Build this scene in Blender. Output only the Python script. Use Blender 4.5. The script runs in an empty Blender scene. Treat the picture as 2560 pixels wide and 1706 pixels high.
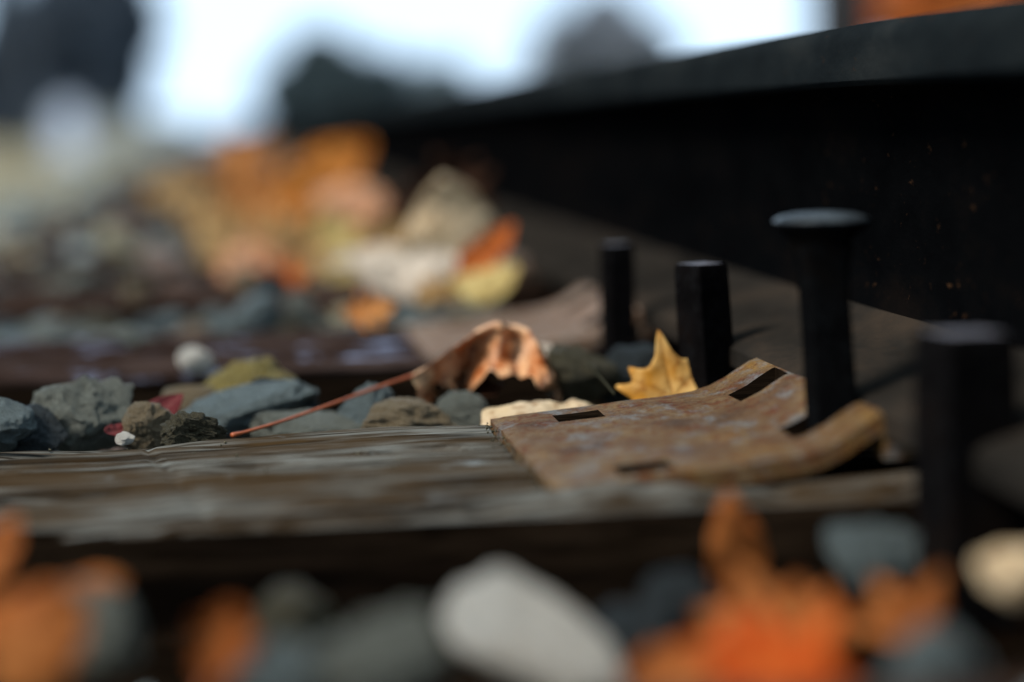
import bpy, bmesh, math, random
from mathutils import Vector, Matrix, noise
scene = bpy.context.scene
COL = scene.collection
R = math.radians
random.seed(7)

# ------------------------------------------------------------------ camera
cam_data = bpy.data.cameras.new('camera')
cam_data.sensor_fit = 'HORIZONTAL'
cam_data.sensor_width = 22.3
cam_data.lens = 50.0
cam_data.clip_start = 0.02
cam_data.clip_end = 3000
cam_data.dof.use_dof = True
cam_data.dof.focus_distance = 1.03
cam_data.dof.aperture_fstop = 1.6
cam_data.dof.aperture_blades = 0
cam = bpy.data.objects.new('camera', cam_data)
COL.objects.link(cam)
cam.matrix_world = (Matrix.Translation((0, 0, 0.138)) @ Matrix.Rotation(R(-7.192287), 4, 'Z')
                    @ Matrix.Rotation(R(90 - 5.489718), 4, 'X') @ Matrix.Rotation(R(-1.3), 4, 'Z'))
scene.camera = cam

# ------------------------------------------------------------------ light
SUN_EL, SUN_ROT = R(46), R(-118)
world = bpy.data.worlds.new('World')
scene.world = world
world.use_nodes = True
wn = world.node_tree.nodes
wl = world.node_tree.links
wn.clear()
w_out = wn.new('ShaderNodeOutputWorld')
w_bg = wn.new('ShaderNodeBackground')
w_sky = wn.new('ShaderNodeTexSky')
w_sky.sky_type = 'NISHITA'
w_sky.sun_disc = False
w_sky.sun_elevation = SUN_EL
w_sky.sun_rotation = SUN_ROT
w_sky.air_density = 1.0
w_sky.dust_density = 0.6
w_sky.ozone_density = 1.0
w_bg.inputs['Strength'].default_value = 0.1
w_mix = wn.new('ShaderNodeMix')          # an even white cloud layer over most of the clear sky
w_mix.data_type = 'RGBA'
w_mix.inputs[0].default_value = 0.85
# bright hazy horizon, bluer and dimmer overhead
w_tc = wn.new('ShaderNodeTexCoord'); w_sep = wn.new('ShaderNodeSeparateXYZ'); w_mr = wn.new('ShaderNodeMapRange')
w_cl = wn.new('ShaderNodeMix'); w_cl.data_type = 'RGBA'
w_mr.inputs['From Min'].default_value = 0.0; w_mr.inputs['From Max'].default_value = 1.0
wl.new(w_tc.outputs['Generated'], w_sep.inputs[0]); wl.new(w_sep.outputs['Z'], w_mr.inputs['Value'])
w_cl.inputs[6].default_value = (9.2, 12.4, 16.0, 1)
w_cl.inputs[7].default_value = (4.8, 6.6, 7.8, 1)
wl.new(w_mr.outputs[0], w_cl.inputs[0]); wl.new(w_cl.outputs[2], w_mix.inputs[7])
wl.new(w_sky.outputs[0], w_mix.inputs[6])
wl.new(w_mix.outputs[2], w_bg.inputs[0])
wl.new(w_bg.outputs[0], w_out.inputs[0])
sun_data = bpy.data.lights.new('sun', 'SUN')
sun_data.energy = 4.4
sun_data.angle = R(16)
sun_data.color = (1.0, 0.94, 0.85)
sun = bpy.data.objects.new('sun', sun_data)
COL.objects.link(sun)
sd = Vector((math.sin(SUN_ROT) * math.cos(SUN_EL), math.cos(SUN_ROT) * math.cos(SUN_EL), math.sin(SUN_EL)))
sun.rotation_euler = sd.to_track_quat('Z', 'Y').to_euler()
vs = scene.view_settings
vs.view_transform = 'Standard'
vs.look = 'None'
vs.exposure = 0.22
vs.gamma = 1.0
vs.use_curve_mapping = False
scene.cycles.use_denoising = True

# ------------------------------------------------------------------ helpers
def link(name, mesh, parent=None, loc=(0, 0, 0)):
    o = bpy.data.objects.new(name, mesh)
    COL.objects.link(o)
    o.location = loc
    if parent is not None:
        o.parent = parent
    return o

def tag(o, label, cat=None, group=None, kind=None):
    if label: o['label'] = label
    if cat: o['category'] = cat
    if group: o['group'] = group
    if kind: o['kind'] = kind
    return o

def mesh_from(name, verts, faces, mat=None, smooth=True, sharp=None):
    me = bpy.data.meshes.new(name)
    me.from_pydata([tuple(v) for v in verts], [], faces)
    me.update()
    if mat: me.materials.append(mat)
    if smooth:
        me.polygons.foreach_set('use_smooth', [True] * len(me.polygons))
        if sharp is not None:
            me.set_sharp_from_angle(angle=R(sharp))
    return me

def set_attr(me, name, vals):
    a = me.attributes.new(name, 'FLOAT', 'POINT')
    a.data.foreach_set('value', vals)

def nz(x, y, z=0.0):
    return noise.noise(Vector((x, y, z)))

class Nodes:
    """small builder for node materials"""
    def __init__(self, name):
        self.m = bpy.data.materials.new(name)
        self.m.use_nodes = True
        self.t = self.m.node_tree
        self.t.nodes.clear()
        self.out = self.n('ShaderNodeOutputMaterial')
        self.bsdf = self.n('ShaderNodeBsdfPrincipled')
        self.l(self.bsdf.outputs[0], self.out.inputs[0])
        self.coord = self.n('ShaderNodeTexCoord')
        self.info = None
    def n(self, k): return self.t.nodes.new(k)
    def l(self, a, b): self.t.links.new(a, b)
    def map(self, scale=(1, 1, 1), src='Object'):
        m = self.n('ShaderNodeMapping')
        m.inputs['Scale'].default_value = scale
        self.l(self.coord.outputs[src], m.inputs['Vector'])
        return m.outputs[0]
    def noise(self, scale, detail=4, rough=.6, vec=None, dist=0, per_object=False):
        t = self.n('ShaderNodeTexNoise')
        t.inputs['Scale'].default_value = scale
        t.inputs['Detail'].default_value = detail
        t.inputs['Roughness'].default_value = rough
        t.inputs['Distortion'].default_value = dist
        if per_object:
            t.noise_dimensions = '4D'
            if self.info is None:
                i = self.n('ShaderNodeObjectInfo')
                m = self.n('ShaderNodeMath'); m.operation = 'MULTIPLY'
                m.inputs[1].default_value = 37.0
                self.l(i.outputs['Random'], m.inputs[0])
                self.info = m.outputs[0]
            self.l(self.info, t.inputs['W'])
        self.l(vec if vec is not None else self.coord.outputs['Object'], t.inputs['Vector'])
        return t.outputs[0]
    def ramp(self, fac, stops, interp='LINEAR'):
        r = self.n('ShaderNodeValToRGB')
        r.color_ramp.interpolation = interp
        e = r.color_ramp.elements
        while len(e) < len(stops): e.new(.5)
        for el, (p, c) in zip(e, stops):
            el.position = p
            el.color = (c[0], c[1], c[2], 1) if hasattr(c, '__len__') else (c, c, c, 1)
        self.l(fac, r.inputs[0])
        return r.outputs[0]
    def mix(self, fac, a, b, mode='MIX'):
        m = self.n('ShaderNodeMix'); m.data_type = 'RGBA'; m.blend_type = mode
        for sock, v in ((m.inputs[0], fac), (m.inputs[6], a), (m.inputs[7], b)):
            if hasattr(v, 'is_output') or hasattr(v, 'links'): self.l(v, sock)
            elif hasattr(v, '__len__'): sock.default_value = (v[0], v[1], v[2], 1)
            else: sock.default_value = v
        return m.outputs[2]
    def bump(self, h, strength, dist):
        b = self.n('ShaderNodeBump')
        b.inputs['Strength'].default_value = strength
        b.inputs['Distance'].default_value = dist
        self.l(h, b.inputs['Height'])
        self.l(b.outputs[0], self.bsdf.inputs['Normal'])
    def color(self, v):
        s = self.bsdf.inputs['Base Color']
        if hasattr(v, '__len__'): s.default_value = (v[0], v[1], v[2], 1)
        else: self.l(v, s)
    def rough(self, v):
        s = self.bsdf.inputs['Roughness']
        if isinstance(v, (int, float)): s.default_value = v
        else: self.l(v, s)
    def spec(self, v): self.bsdf.inputs['Specular IOR Level'].default_value = v

def stone_mat(name, a, b, c, rough=.55):
    k = Nodes(name)
    n1 = k.noise(55, 6, .65, per_object=True)
    n2 = k.noise(420, 4, .7, per_object=True)
    base = k.ramp(n1, [(.34, a), (.52, b), (.68, c)])
    n3 = k.noise(1300, 3, .7, per_object=True)
    spk = k.mix(.5, k.ramp(n2, [(.38, .2), (.52, 1.0), (.64, 2.0)]), k.ramp(n3, [(.36, .3), (.5, 1.0), (.66, 2.0)]))
    k.color(k.mix(.85, base, spk, 'MULTIPLY'))
    k.rough(rough); k.spec(.16)
    k.bump(k.mix(.5, n1, n2), 1.0, .006)
    return k.m

STONE = {
    'blue-grey': stone_mat('stone_blue_grey', (.062, .080, .080), (.17, .205, .20), (.37, .42, .405)),
    'grey-green': stone_mat('stone_grey_green', (.075, .08, .063), (.20, .206, .17), (.38, .38, .32)),
    'olive brown': stone_mat('stone_olive_brown', (.04, .035, .02), (.10, .085, .05), (.18, .15, .09)),
    'tan': stone_mat('stone_tan', (.13, .085, .04), (.27, .20, .115), (.34, .30, .22)),
    'dark slate': stone_mat('stone_dark_slate', (.018, .022, .024), (.04, .048, .05), (.08, .095, .10)),
    'pinkish': stone_mat('stone_pinkish', (.18, .10, .075), (.34, .23, .18), (.42, .34, .28)),
    'cream': stone_mat('stone_cream', (.38, .31, .17), (.56, .48, .30), (.66, .60, .44)),
    'white': stone_mat('stone_white', (.74, .65, .52), (.84, .78, .68), (.88, .84, .77)),
    'yellow': stone_mat('stone_yellow', (.20, .12, .02), (.36, .28, .08), (.58, .54, .34)),
    'maroon': stone_mat('stone_maroon', (.10, .02, .02), (.2, .05, .05), (.28, .12, .12)),
}

def rust_mat(name, dark, mid, hi, sheen, rough=.6, scale=1.0, spec=.04):
    k = Nodes(name)
    n1 = k.noise(26 * scale, 6, .6)
    n2 = k.noise(160 * scale, 5, .7)
    n3 = k.noise(700 * scale, 3, .6)
    base = k.ramp(n1, [(.30, dark), (.5, mid), (.70, hi)])
    fl = k.ramp(n2, [(.50, 0.0), (.62, 1.0)])
    c = k.mix(fl, base, sheen)
    pit = k.ramp(n3, [(.30, .35), (.42, 1.0)])
    k.color(k.mix(.8, c, pit, 'MULTIPLY'))
    k.rough(k.ramp(n2, [(.3, rough + .15), (.7, rough - .15)]))
    k.spec(spec)
    hsum = k.mix(.5, n2, n3)
    k.bump(hsum, .55, .0012)
    return k.m

def plate_mat():
    k = Nodes('rusty_plate_steel')
    v = k.map((1, .6, 1))
    n1 = k.noise(34, 6, .66, v, .3)
    n2 = k.noise(150, 6, .7, v, .4)
    n3 = k.noise(900, 3, .65)
    n4 = k.noise(58, 7, .74, v, .2)
    c = k.ramp(n1, [(.32, (.040, .020, .010)), (.44, (.085, .044, .017)), (.54, (.105, .062, .026)), (.64, (.15, .078, .018)), (.74, (.19, .105, .022))])
    c = k.mix(k.ramp(n2, [(.50, 0.0), (.62, .8)]), c, (.075, .022, .008))
    c = k.mix(k.ramp(n4, [(.52, 0.0), (.64, .62)]), c, (.125, .135, .135))
    c = k.mix(.8, c, k.ramp(n3, [(.34, .35), (.5, 1.0), (.7, 1.25)]), 'MULTIPLY')
    k.color(c)
    k.rough(k.ramp(n2, [(.35, .48), (.65, .75)])); k.spec(.05)
    k.bump(k.mix(.45, n2, n3), .6, .0010)
    return k.m
M_PLATE = plate_mat()
M_PLATE2 = rust_mat('pinkish_rusty_plate_steel', (.09, .045, .025), (.13, .078, .05), (.17, .115, .08), (.15, .125, .10), .6)
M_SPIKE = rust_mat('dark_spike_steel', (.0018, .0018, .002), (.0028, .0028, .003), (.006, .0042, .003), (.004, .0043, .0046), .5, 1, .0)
M_SPIKEHEAD = rust_mat('spike_dome_sheen_steel', (.010, .012, .0135), (.020, .024, .027), (.03, .034, .036), (.045, .052, .056), .36, 1, .08)  # lighter blue-grey puts the sheen of the dome into the colour
M_POSTTOP = rust_mat('post_top_sheen_steel', (.07, .07, .085), (.13, .13, .155), (.18, .18, .21), (.10, .08, .07), .45, 1, .1)  # pale bluish tone, the sheen of the post tops painted in
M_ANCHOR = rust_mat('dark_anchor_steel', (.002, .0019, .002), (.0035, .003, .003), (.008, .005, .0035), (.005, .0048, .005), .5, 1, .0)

def rail_mat(name, a, b, c_, spec, rr):
    k = Nodes(name)
    v = k.map((1, .45, 1))
    n1 = k.noise(22, 6, .65, v)
    n2 = k.noise(240, 5, .7, v)
    n3 = k.noise(90, 4, .6, v)
    base = k.ramp(n1, [(.32, a), (.52, b), (.7, c_)])
    fleck = k.ramp(n2, [(.60, 0.0), (.70, 1.0)])
    patch = k.ramp(n3, [(.5, 0.0), (.66, .7)])
    c = k.mix(k.mix(1.0, fleck, patch, 'MULTIPLY'), base, (.05, .024, .011))
    k.color(c)
    k.rough(k.ramp(n3, [(.35, rr + .1), (.7, rr - .06)]))
    k.spec(spec)
    k.bump(n2, .5, .0012)
    return k.m
M_RAIL = rail_mat('dark_rail_web_steel', (.0009, .001, .0012), (.0017, .0018, .002), (.0036, .0028, .0025), 0.0, .7)
M_RAILHEAD = rail_mat('worn_sheen_rail_head_steel', (.0055, .007, .008), (.0092, .0115, .0125), (.015, .017, .0172), .0, .6)  # paler and bluer than the web: head sheen put into the colour
M_RAILFOOT = rail_mat('dusty_lit_rail_foot_steel', (.009, .008, .0068), (.017, .0145, .012), (.030, .022, .016), .0, .65)  # dust tone that also paints in the light on the foot

def wood_mat(name, dark, mid, pale, brown, blotch, blotch_lo=.62, side=None):
    k = Nodes(name)
    v0 = k.map((3.2, 75, 30))
    v1 = k.map((4.8, 190, 60))
    v2 = k.map((16, 620, 200))
    v3 = k.map((9, 16, 18))
    g0 = k.noise(1.0, 5, .6, v0, .1)
    g1 = k.noise(1.0, 6, .68, v1, .1)
    g2 = k.noise(1.0, 4, .65, v2, .1)
    b1 = k.noise(1.0, 4, .6, v3)
    c = k.ramp(g1, [(.36, dark), (.45, mid), (.58, pale), (.75, mid)])
    c = k.mix(k.ramp(g0, [(.38, .85), (.47, 0.0)]), c, dark)
    fine = k.ramp(g2, [(.34, .12), (.48, 1.0), (.7, 1.45)])
    c = k.mix(.9, c, fine, 'MULTIPLY')
    c = k.mix(k.ramp(b1, [(.42, 0.0), (.58, .8)]), c, k.mix(g1, brown, dark))
    v4 = k.map((14, 30, 30))
    b2 = k.noise(1.0, 5, .65, v4)
    c = k.mix(k.ramp(b2, [(blotch_lo, 0.0), (blotch_lo + .1, .85)]), c, blotch)
    k.color(c)
    k.rough(.9); k.spec(.0)
    k.bump(k.mix(.5, g1, g2), .8, .0025)
    return k.m
M_WOOD1 = wood_mat('weathered_grey_oak', (.007, .005, .0035), (.052, .043, .033), (.125, .125, .112), (.07, .040, .016), (.17, .185, .185))
M_WOOD2 = wood_mat('red_brown_creosoted_wood', (.006, .0035, .003), (.026, .016, .013), (.058, .040, .034), (.026, .014, .010), (.24, .28, .40), .565)
M_SIDE = wood_mat('creosote_and_shade_tie_side', (.002, .0014, .001), (.007, .0045, .003), (.016, .010, .006), (.012, .007, .004), (.022, .015, .010), .66)  # creosote deepened so the colour holds the shade of sides and holes
M_WOOD3 = wood_mat('brown_creosoted_wood', (.007, .0045, .0035), (.032, .019, .015), (.068, .045, .036), (.032, .016, .010), (.11, .105, .10), .66)

def leaf_mat(name, a, b, spot, vein, trans=.35, rough=.6):
    k = Nodes(name)
    n1 = k.noise(38, 5, .6, per_object=True)
    n2 = k.noise(190, 4, .65, per_object=True)
    c = k.mix(k.ramp(n1, [(.38, 0.0), (.62, 1.0)]), a, b)
    c = k.mix(k.ramp(n2, [(.50, 0.0), (.64, .8)]), c, spot)
    at = k.n('ShaderNodeAttribute'); at.attribute_name = 'vein'
    m = k.n('ShaderNodeMath'); m.operation = 'MULTIPLY'; m.inputs[1].default_value = .7
    k.l(at.outputs['Fac'], m.inputs[0])
    c = k.mix(m.outputs[0], c, vein)
    k.color(c); k.rough(rough); k.spec(.05)
    k.bump(n2, .35, .0012)
    tr = k.n('ShaderNodeBsdfTranslucent')
    k.l(c, tr.inputs['Color'])
    mx = k.n('ShaderNodeMixShader'); mx.inputs[0].default_value = trans
    k.l(k.bsdf.outputs[0], mx.inputs[1]); k.l(tr.outputs[0], mx.inputs[2])
    k.l(mx.outputs[0], k.out.inputs[0])
    return k.m
LEAF = {
    'orange': leaf_mat('orange_leaf', (.44, .13, .018), (.56, .22, .045), (.20, .05, .01), (.6, .30, .08)),
    'tan orange': leaf_mat('tan_orange_leaf', (.44, .15, .035), (.54, .24, .075), (.16, .05, .018), (.55, .30, .12)),
    'pinkish tan': leaf_mat('pinkish_tan_leaf', (.55, .25, .12), (.68, .38, .22), (.25, .09, .04), (.7, .45, .3)),
    'tan': leaf_mat('tan_leaf', (.32, .18, .065), (.44, .28, .12), (.14, .065, .025), (.46, .32, .16)),
    'pale yellow': leaf_mat('pale_yellow_leaf', (.50, .36, .11), (.60, .48, .20), (.30, .15, .04), (.6, .46, .24)),
    'rust': leaf_mat('rust_leaf', (.30, .075, .014), (.42, .14, .035), (.09, .02, .008), (.42, .18, .06)),
    'red-brown': leaf_mat('red_brown_leaf', (.40, .075, .014), (.50, .14, .03), (.12, .02, .008), (.5, .2, .06)),
    'deep red': leaf_mat('deep_red_orange_leaf', (.42, .045, .006), (.52, .09, .012), (.15, .02, .006), (.5, .15, .03)),
    'whitish': leaf_mat('whitish_leaf', (.50, .42, .33), (.62, .54, .44), (.32, .20, .12), (.66, .56, .46)),
    'cream': leaf_mat('cream_leaf', (.56, .42, .25), (.70, .56, .38), (.26, .12, .04), (.60, .46, .30)),
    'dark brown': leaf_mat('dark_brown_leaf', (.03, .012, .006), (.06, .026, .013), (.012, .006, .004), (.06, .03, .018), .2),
    'golden': leaf_mat('golden_leaf', (.52, .23, .03), (.76, .52, .20), (.28, .09, .012), (.40, .17, .03)),
    'copper': leaf_mat('copper_leaf', (.38, .11, .025), (.72, .46, .25), (.14, .018, .006), (.78, .52, .38), .2),
    'pink': leaf_mat('pink_red_leaf', (.12, .02, .022), (.19, .05, .05), (.07, .012, .012), (.24, .09, .08)),
}
k = Nodes('orange_leaf_stalk')
k.color(k.mix(k.noise(120, 3), (.16, .022, .006), (.46, .11, .02))); k.rough(.5)
M_STALK = k.m

def simple(name, c, rough=.8, var=.25, scale=3):
    k = Nodes(name)
    n = k.noise(scale, 5, .6)
    k.color(k.mix(n, [x * (1 - var) for x in c], [x * (1 + var) for x in c]))
    k.rough(rough); k.spec(.3)
    return k.m

# ------------------------------------------------------------------ setting: ground, grass, ballast bed
def sheet(name, xs, ys, zf, mat):
    verts = [(x, y, zf(x, y)) for y in ys for x in xs]
    nx = len(xs)
    faces = [(j * nx + i, j * nx + i + 1, (j + 1) * nx + i + 1, (j + 1) * nx + i)
             for j in range(len(ys) - 1) for i in range(nx - 1)]
    return link(name, mesh_from(name, verts, faces, mat))

k = Nodes('dry_grass_ground')
n = k.noise(.35, 6, .65); n2 = k.noise(3.0, 5, .7)
c = k.ramp(n, [(.35, (.10, .088, .045)), (.5, (.17, .135, .06)), (.65, (.22, .165, .065))])
k.color(k.mix(.6, c, k.ramp(n2, [(.3, .5), (.7, 1.3)]), 'MULTIPLY')); k.rough(.95)
M_GRASS = k.m
g = sheet('ground', [-900, -200, -40, -10, -2, 0, 4, 20, 100, 900], [-60, -5, 5, 15, 40, 100, 300, 2000],
          lambda x, y: -.26, M_GRASS)
tag(g, 'dry yellowish grass ground beside the track', kind='structure')

k = Nodes('ballast_bed')
n = k.noise(28, 6, .7); n2 = k.noise(7, 4, .6)
c = k.ramp(n, [(.3, (.012, .016, .018)), (.5, (.06, .082, .092)), (.68, (.15, .195, .21))])
k.color(k.mix(.4, c, k.ramp(n2, [(.35, (.75, .7, .65)), (.65, (1.15, 1.15, 1.15))]), 'MULTIPLY')); k.rough(.9)
k.bump(n, 1.0, .02)
M_BED = k.m

TIE_PITCH, TIE_Y0, TIE_W = .51, .9345, .226
TIE_YS = [TIE_Y0 + (i - 2) * TIE_PITCH for i in range(30)]     # two stand behind the lens

def bed_z(x, y):
    if x < -.45:
        z = -.045 - .32 * (-.45 - x)
    elif x > 2.4:
        z = -.045 - .32 * (x - 2.4)
    else:
        z = -.045
    if -.4 < x < 2.3 and .70 < y < .9:
        z -= .05 * min(1, (y - .70) / .08)
    if -.4 < x < 2.3 and .5 < y <= .9:
        z -= .02
    if -.4 < x < 2.3 and 1.0 < y < 1.4:
        z -= .012
    if y < .72 and -.4 < x < 2.3:
        z += .008
    return z

def fr(a, b, n): return [a + (b - a) * i / n for i in range(n + 1)]
xs = fr(-1.3, -.45, 14) + fr(-.42, .6, 40) + fr(.7, 2.4, 12) + fr(2.5, 3.2, 6)
ys = fr(-2, .3, 14) + fr(.34, 2.6, 70) + fr(2.7, 8, 50) + fr(8.5, 120, 90)
b = sheet('ballast_bed', xs, ys, lambda x, y: bed_z(x, y) + .006 * nz(x * 30, y * 30, 3.3) - .015, M_BED)
tag(b, 'dark bed of crushed stone under the track', kind='structure')

# ------------------------------------------------------------------ rail
def rail_profile():
    """half section of a T rail (x from the web centre line, z from the underside of the base)"""
    p = [(-.070, 0), (-.070, .0085), (-.0665, .0112)]
    p += [(-.050, .0150), (-.030, .0195), (-.018, .0240), (-.0115, .0300), (-.0090, .0390)]
    p += [(-.0080, .062), (-.0080, .090), (-.0090, .1120), (-.0125, .1215), (-.0190, .1285)]
    p += [(-.0320, .1330), (-.0345, .1355), (-.0350, .1380), (-.0346, .1510)]
    for a in (10, 30, 50, 70, 85):
        p.append((-.0346 + .0090 * (1 - math.cos(R(a))), .1520 + .0090 * math.sin(R(a))))
    p += [(-.018, .1619), (-.008, .1625)]
    return p + [(-x, z) for x, z in reversed(p)]

def make_rail(name, x0, label, y0=-2.5, y1=60.0):
    pr = rail_profile()
    ys = fr(y0, .3, 6) + fr(.35, 3.0, 53) + fr(3.2, y1, 60)
    n = len(pr)
    verts = [(px + .0004 * nz(y * 9, px * 90, 1.7), y, pz + .0004 * nz(y * 8, pz * 80, 5.1)) for y in ys for px, pz in pr]
    faces = []
    for j in range(len(ys) - 1):
        for i in range(n):
            i2 = (i + 1) % n
            faces.append((j * n + i, j * n + i2, (j + 1) * n + i2, (j + 1) * n + i))
    faces.append(tuple(range(n - 1, -1, -1)))
    faces.append(tuple(range((len(ys) - 1) * n, len(ys) * n)))
    me = mesh_from(name, verts, faces, M_RAIL, True, 32)
    me.materials.append(M_RAILHEAD); me.materials.append(M_RAILFOOT)
    for p in me.polygons:                      # worn head, dusty foot; their light against the web is painted in
        p.material_index = 1 if p.center.z > .134 else 2 if .002 < p.center.z < .029 else 0
    o = link(name, me, None, (x0, 0, .0165))
    return tag(o, label, 'rail')
RAIL_X = .315
make_rail('rail', RAIL_X, 'long near-black steel rail running along the right side past the spike and anchors')
make_rail('rail', RAIL_X + 1.505, 'other steel rail of the track, standing beyond the near one on the far tie ends')

# ------------------------------------------------------------------ ties
HOLES = [(.1455, .1665, -.0985, -.0760), (.1455, .1665, .0600, .0810), (.2180, .2440, -.0750, -.0475), (.2215, .2430, .0340, .0590)]
HOLES += [(2 * RAIL_X - b_, 2 * RAIL_X - a_, c_, d_) for a_, b_, c_, d_ in HOLES]
PLATE_X0, PLATE_X1 = .120, 2 * RAIL_X - .120
def tie_mesh(seed, fine, mat, hero=False):
    L0, L1 = -.27, 2.47
    if fine:
        xs = fr(L0, -.16, 14) + fr(-.157, .30, 150 if hero else 90) + fr(.32, L1, 24)
    else:
        xs = fr(L0, .35, 40) + fr(.4, L1, 10)
    hw, H, r = TIE_W / 2, .17, .007
    n_top = 170 if hero else (80 if fine else 24)
    sec = [(-hw, -H)] + [(-hw, z) for z in fr(-H, -.012, 12 if fine else 5)[1:]]
    for a in ((0, 22, 45, 68, 90) if fine else (0, 45, 90)):
        sec.append((-hw + r - r * math.cos(R(a)), -r + r * math.sin(R(a))))
    sec += [(y, 0) for y in fr(-hw + r, hw - r, n_top)[1:-1]]
    for a in ((90, 68, 45, 22, 0) if fine else (90, 45, 0)):
        sec.append((hw - r + r * math.cos(R(a)), -r + r * math.sin(R(a))))
    sec += [(hw, z) for z in fr(-.012, -H, 5)[:-1]] + [(hw, -H)]
    s = seed * 11.3
    verts = []
    for x in xs:
        for y, z in sec:
            yy, zz = y, z
            if z > -.006:
                d = .0018 * nz(x * 5, y * 20, s) + .0012 * nz(x * 9, y * 150, s + 2)
                if fine:
                    d += .0011 * nz(x * 10, y * 330, s + 4) + .0006 * nz(x * 26, y * 600, s + 5)
                    c = nz(x * 1.7 + 3, y * 48 + .2 * nz(x * 6, y * 9, s + 6), s + 7)
                    if abs(c) < .10: d -= .0042 * (1 - abs(c) / .10)
                    c = nz(x * 3.2 + 9, y * 110, s + 17)
                    if abs(c) < .09: d -= .0022 * (1 - abs(c) / .09)
                if hero:
                    e = math.hypot((x - .078) / .022, (y - .028) / .009)     # old spike hole
                    if e < 1: d -= .018 * (1 - e ** 3)
                    # the near edge is worn lower and splintered
                    d -= .0015 * max(0, (-y - .055) / .058) * (.6 + .8 * nz(x * 12, 0, s + 9))
                    t = abs(x + .022 + .15 * y)                             # cross crack
                    if t < .003: d -= .0014 * (1 - t / .003)
                if PLATE_X0 - .0025 < x < PLATE_X1 + .0025 or 2.0 - .3 < x < 2.12:
                    d = min(d * .4, 0) - .0105 if abs(y) < .1085 else min(d, .0)
                for a_, b_, c_, d_ in HOLES:                                # old spike holes run on into the wood
                    if a_ - .001 < x < b_ + .001 and c_ - .001 < y < d_ + .001: d = -.045
                zz += d
                if hero and x > .08 and y < -.096: zz += .0055 * min(1, (x - .08) / .05) * min(1, (-.096 - y) / .005)
                if hero: zz -= .0052 * max(0, min(1, (.075 - x) / .13))
                if abs(y) > hw - .012:
                    yy += .004 * nz(x * 9, z * 40, s + 13) * (1 if y > 0 else -1)
                    if hero and y < 0:
                        chip = max(0, nz(x * 17, 0, s + 31)) + .5 * max(0, nz(x * 48, 0, s + 33))
                        yy += .010 * chip; zz -= .006 * chip
            else:
                yy += (.0030 * nz(x * 6, z * 30, s + 20) + .0016 * nz(x * 10, z * 160, s + 21)) * (1 if y > 0 else -1)
            verts.append((x, yy, zz))
    n = len(sec)
    faces = [(i * n + j, (i + 1) * n + j, (i + 1) * n + j + 1, i * n + j + 1) for i in range(len(xs) - 1) for j in range(n - 1)]
    faces += [(i * n, i * n + n - 1, (i + 1) * n + n - 1, (i + 1) * n) for i in range(len(xs) - 1)]
    faces.append(tuple(range(n))); faces.append(tuple(range(len(xs) * n - 1, (len(xs) - 1) * n - 1, -1)))
    me = mesh_from('railway_tie', verts, faces, mat, True, 50)
    me.materials.append(M_SIDE)                 # black creosote below the top, with side and hole shade put into the colour
    for p in me.polygons:
        if (p.center.z < -.0085 and abs(p.center.y) > hw - .02) or p.center.z < -.018: p.material_index = 1
    return me

me_t1 = tie_mesh(1, True, M_WOOD1, True)
me_t2 = tie_mesh(2, True, M_WOOD2)
me_t3 = tie_mesh(3, False, M_WOOD3)
for i, y in enumerate(TIE_YS):
    me = me_t1 if i == 2 else me_t2 if i == 3 else me_t3
    o = link('railway_tie', me, None, (0, y, 0))
    lab = {0: 'weathered tie behind the viewer, second before the one with the tall spike',
           1: 'weathered tie behind the viewer, next before the one with the tall spike',
           2: 'grey weathered wooden tie with deep grain, under the sharp rusty plate and tall spike',
           3: 'dark reddish-brown tie with bluish pale flecks, second from the viewer, under the pinkish plate',
           4: 'blurred reddish-brown tie just in front of the tall orange leaf pile',
           5: 'blurred brown tie running under the middle of the tall orange leaf pile',
           6: 'blurred brown tie under the far edge of the tall orange leaf pile',
           7: 'blurred brown tie just beyond the tall orange leaf pile'}.get(i,
           'blurred brown tie far along the track, well beyond the tall leaf pile')
    tag(o, lab, 'railway tie', 'wooden ties under the rail')
    if i in (0, 1): o['label'] = lab
    o.rotation_euler = (0, 0, R(random.uniform(-.4, .4)) if i != 2 else R(-.35))

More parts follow.
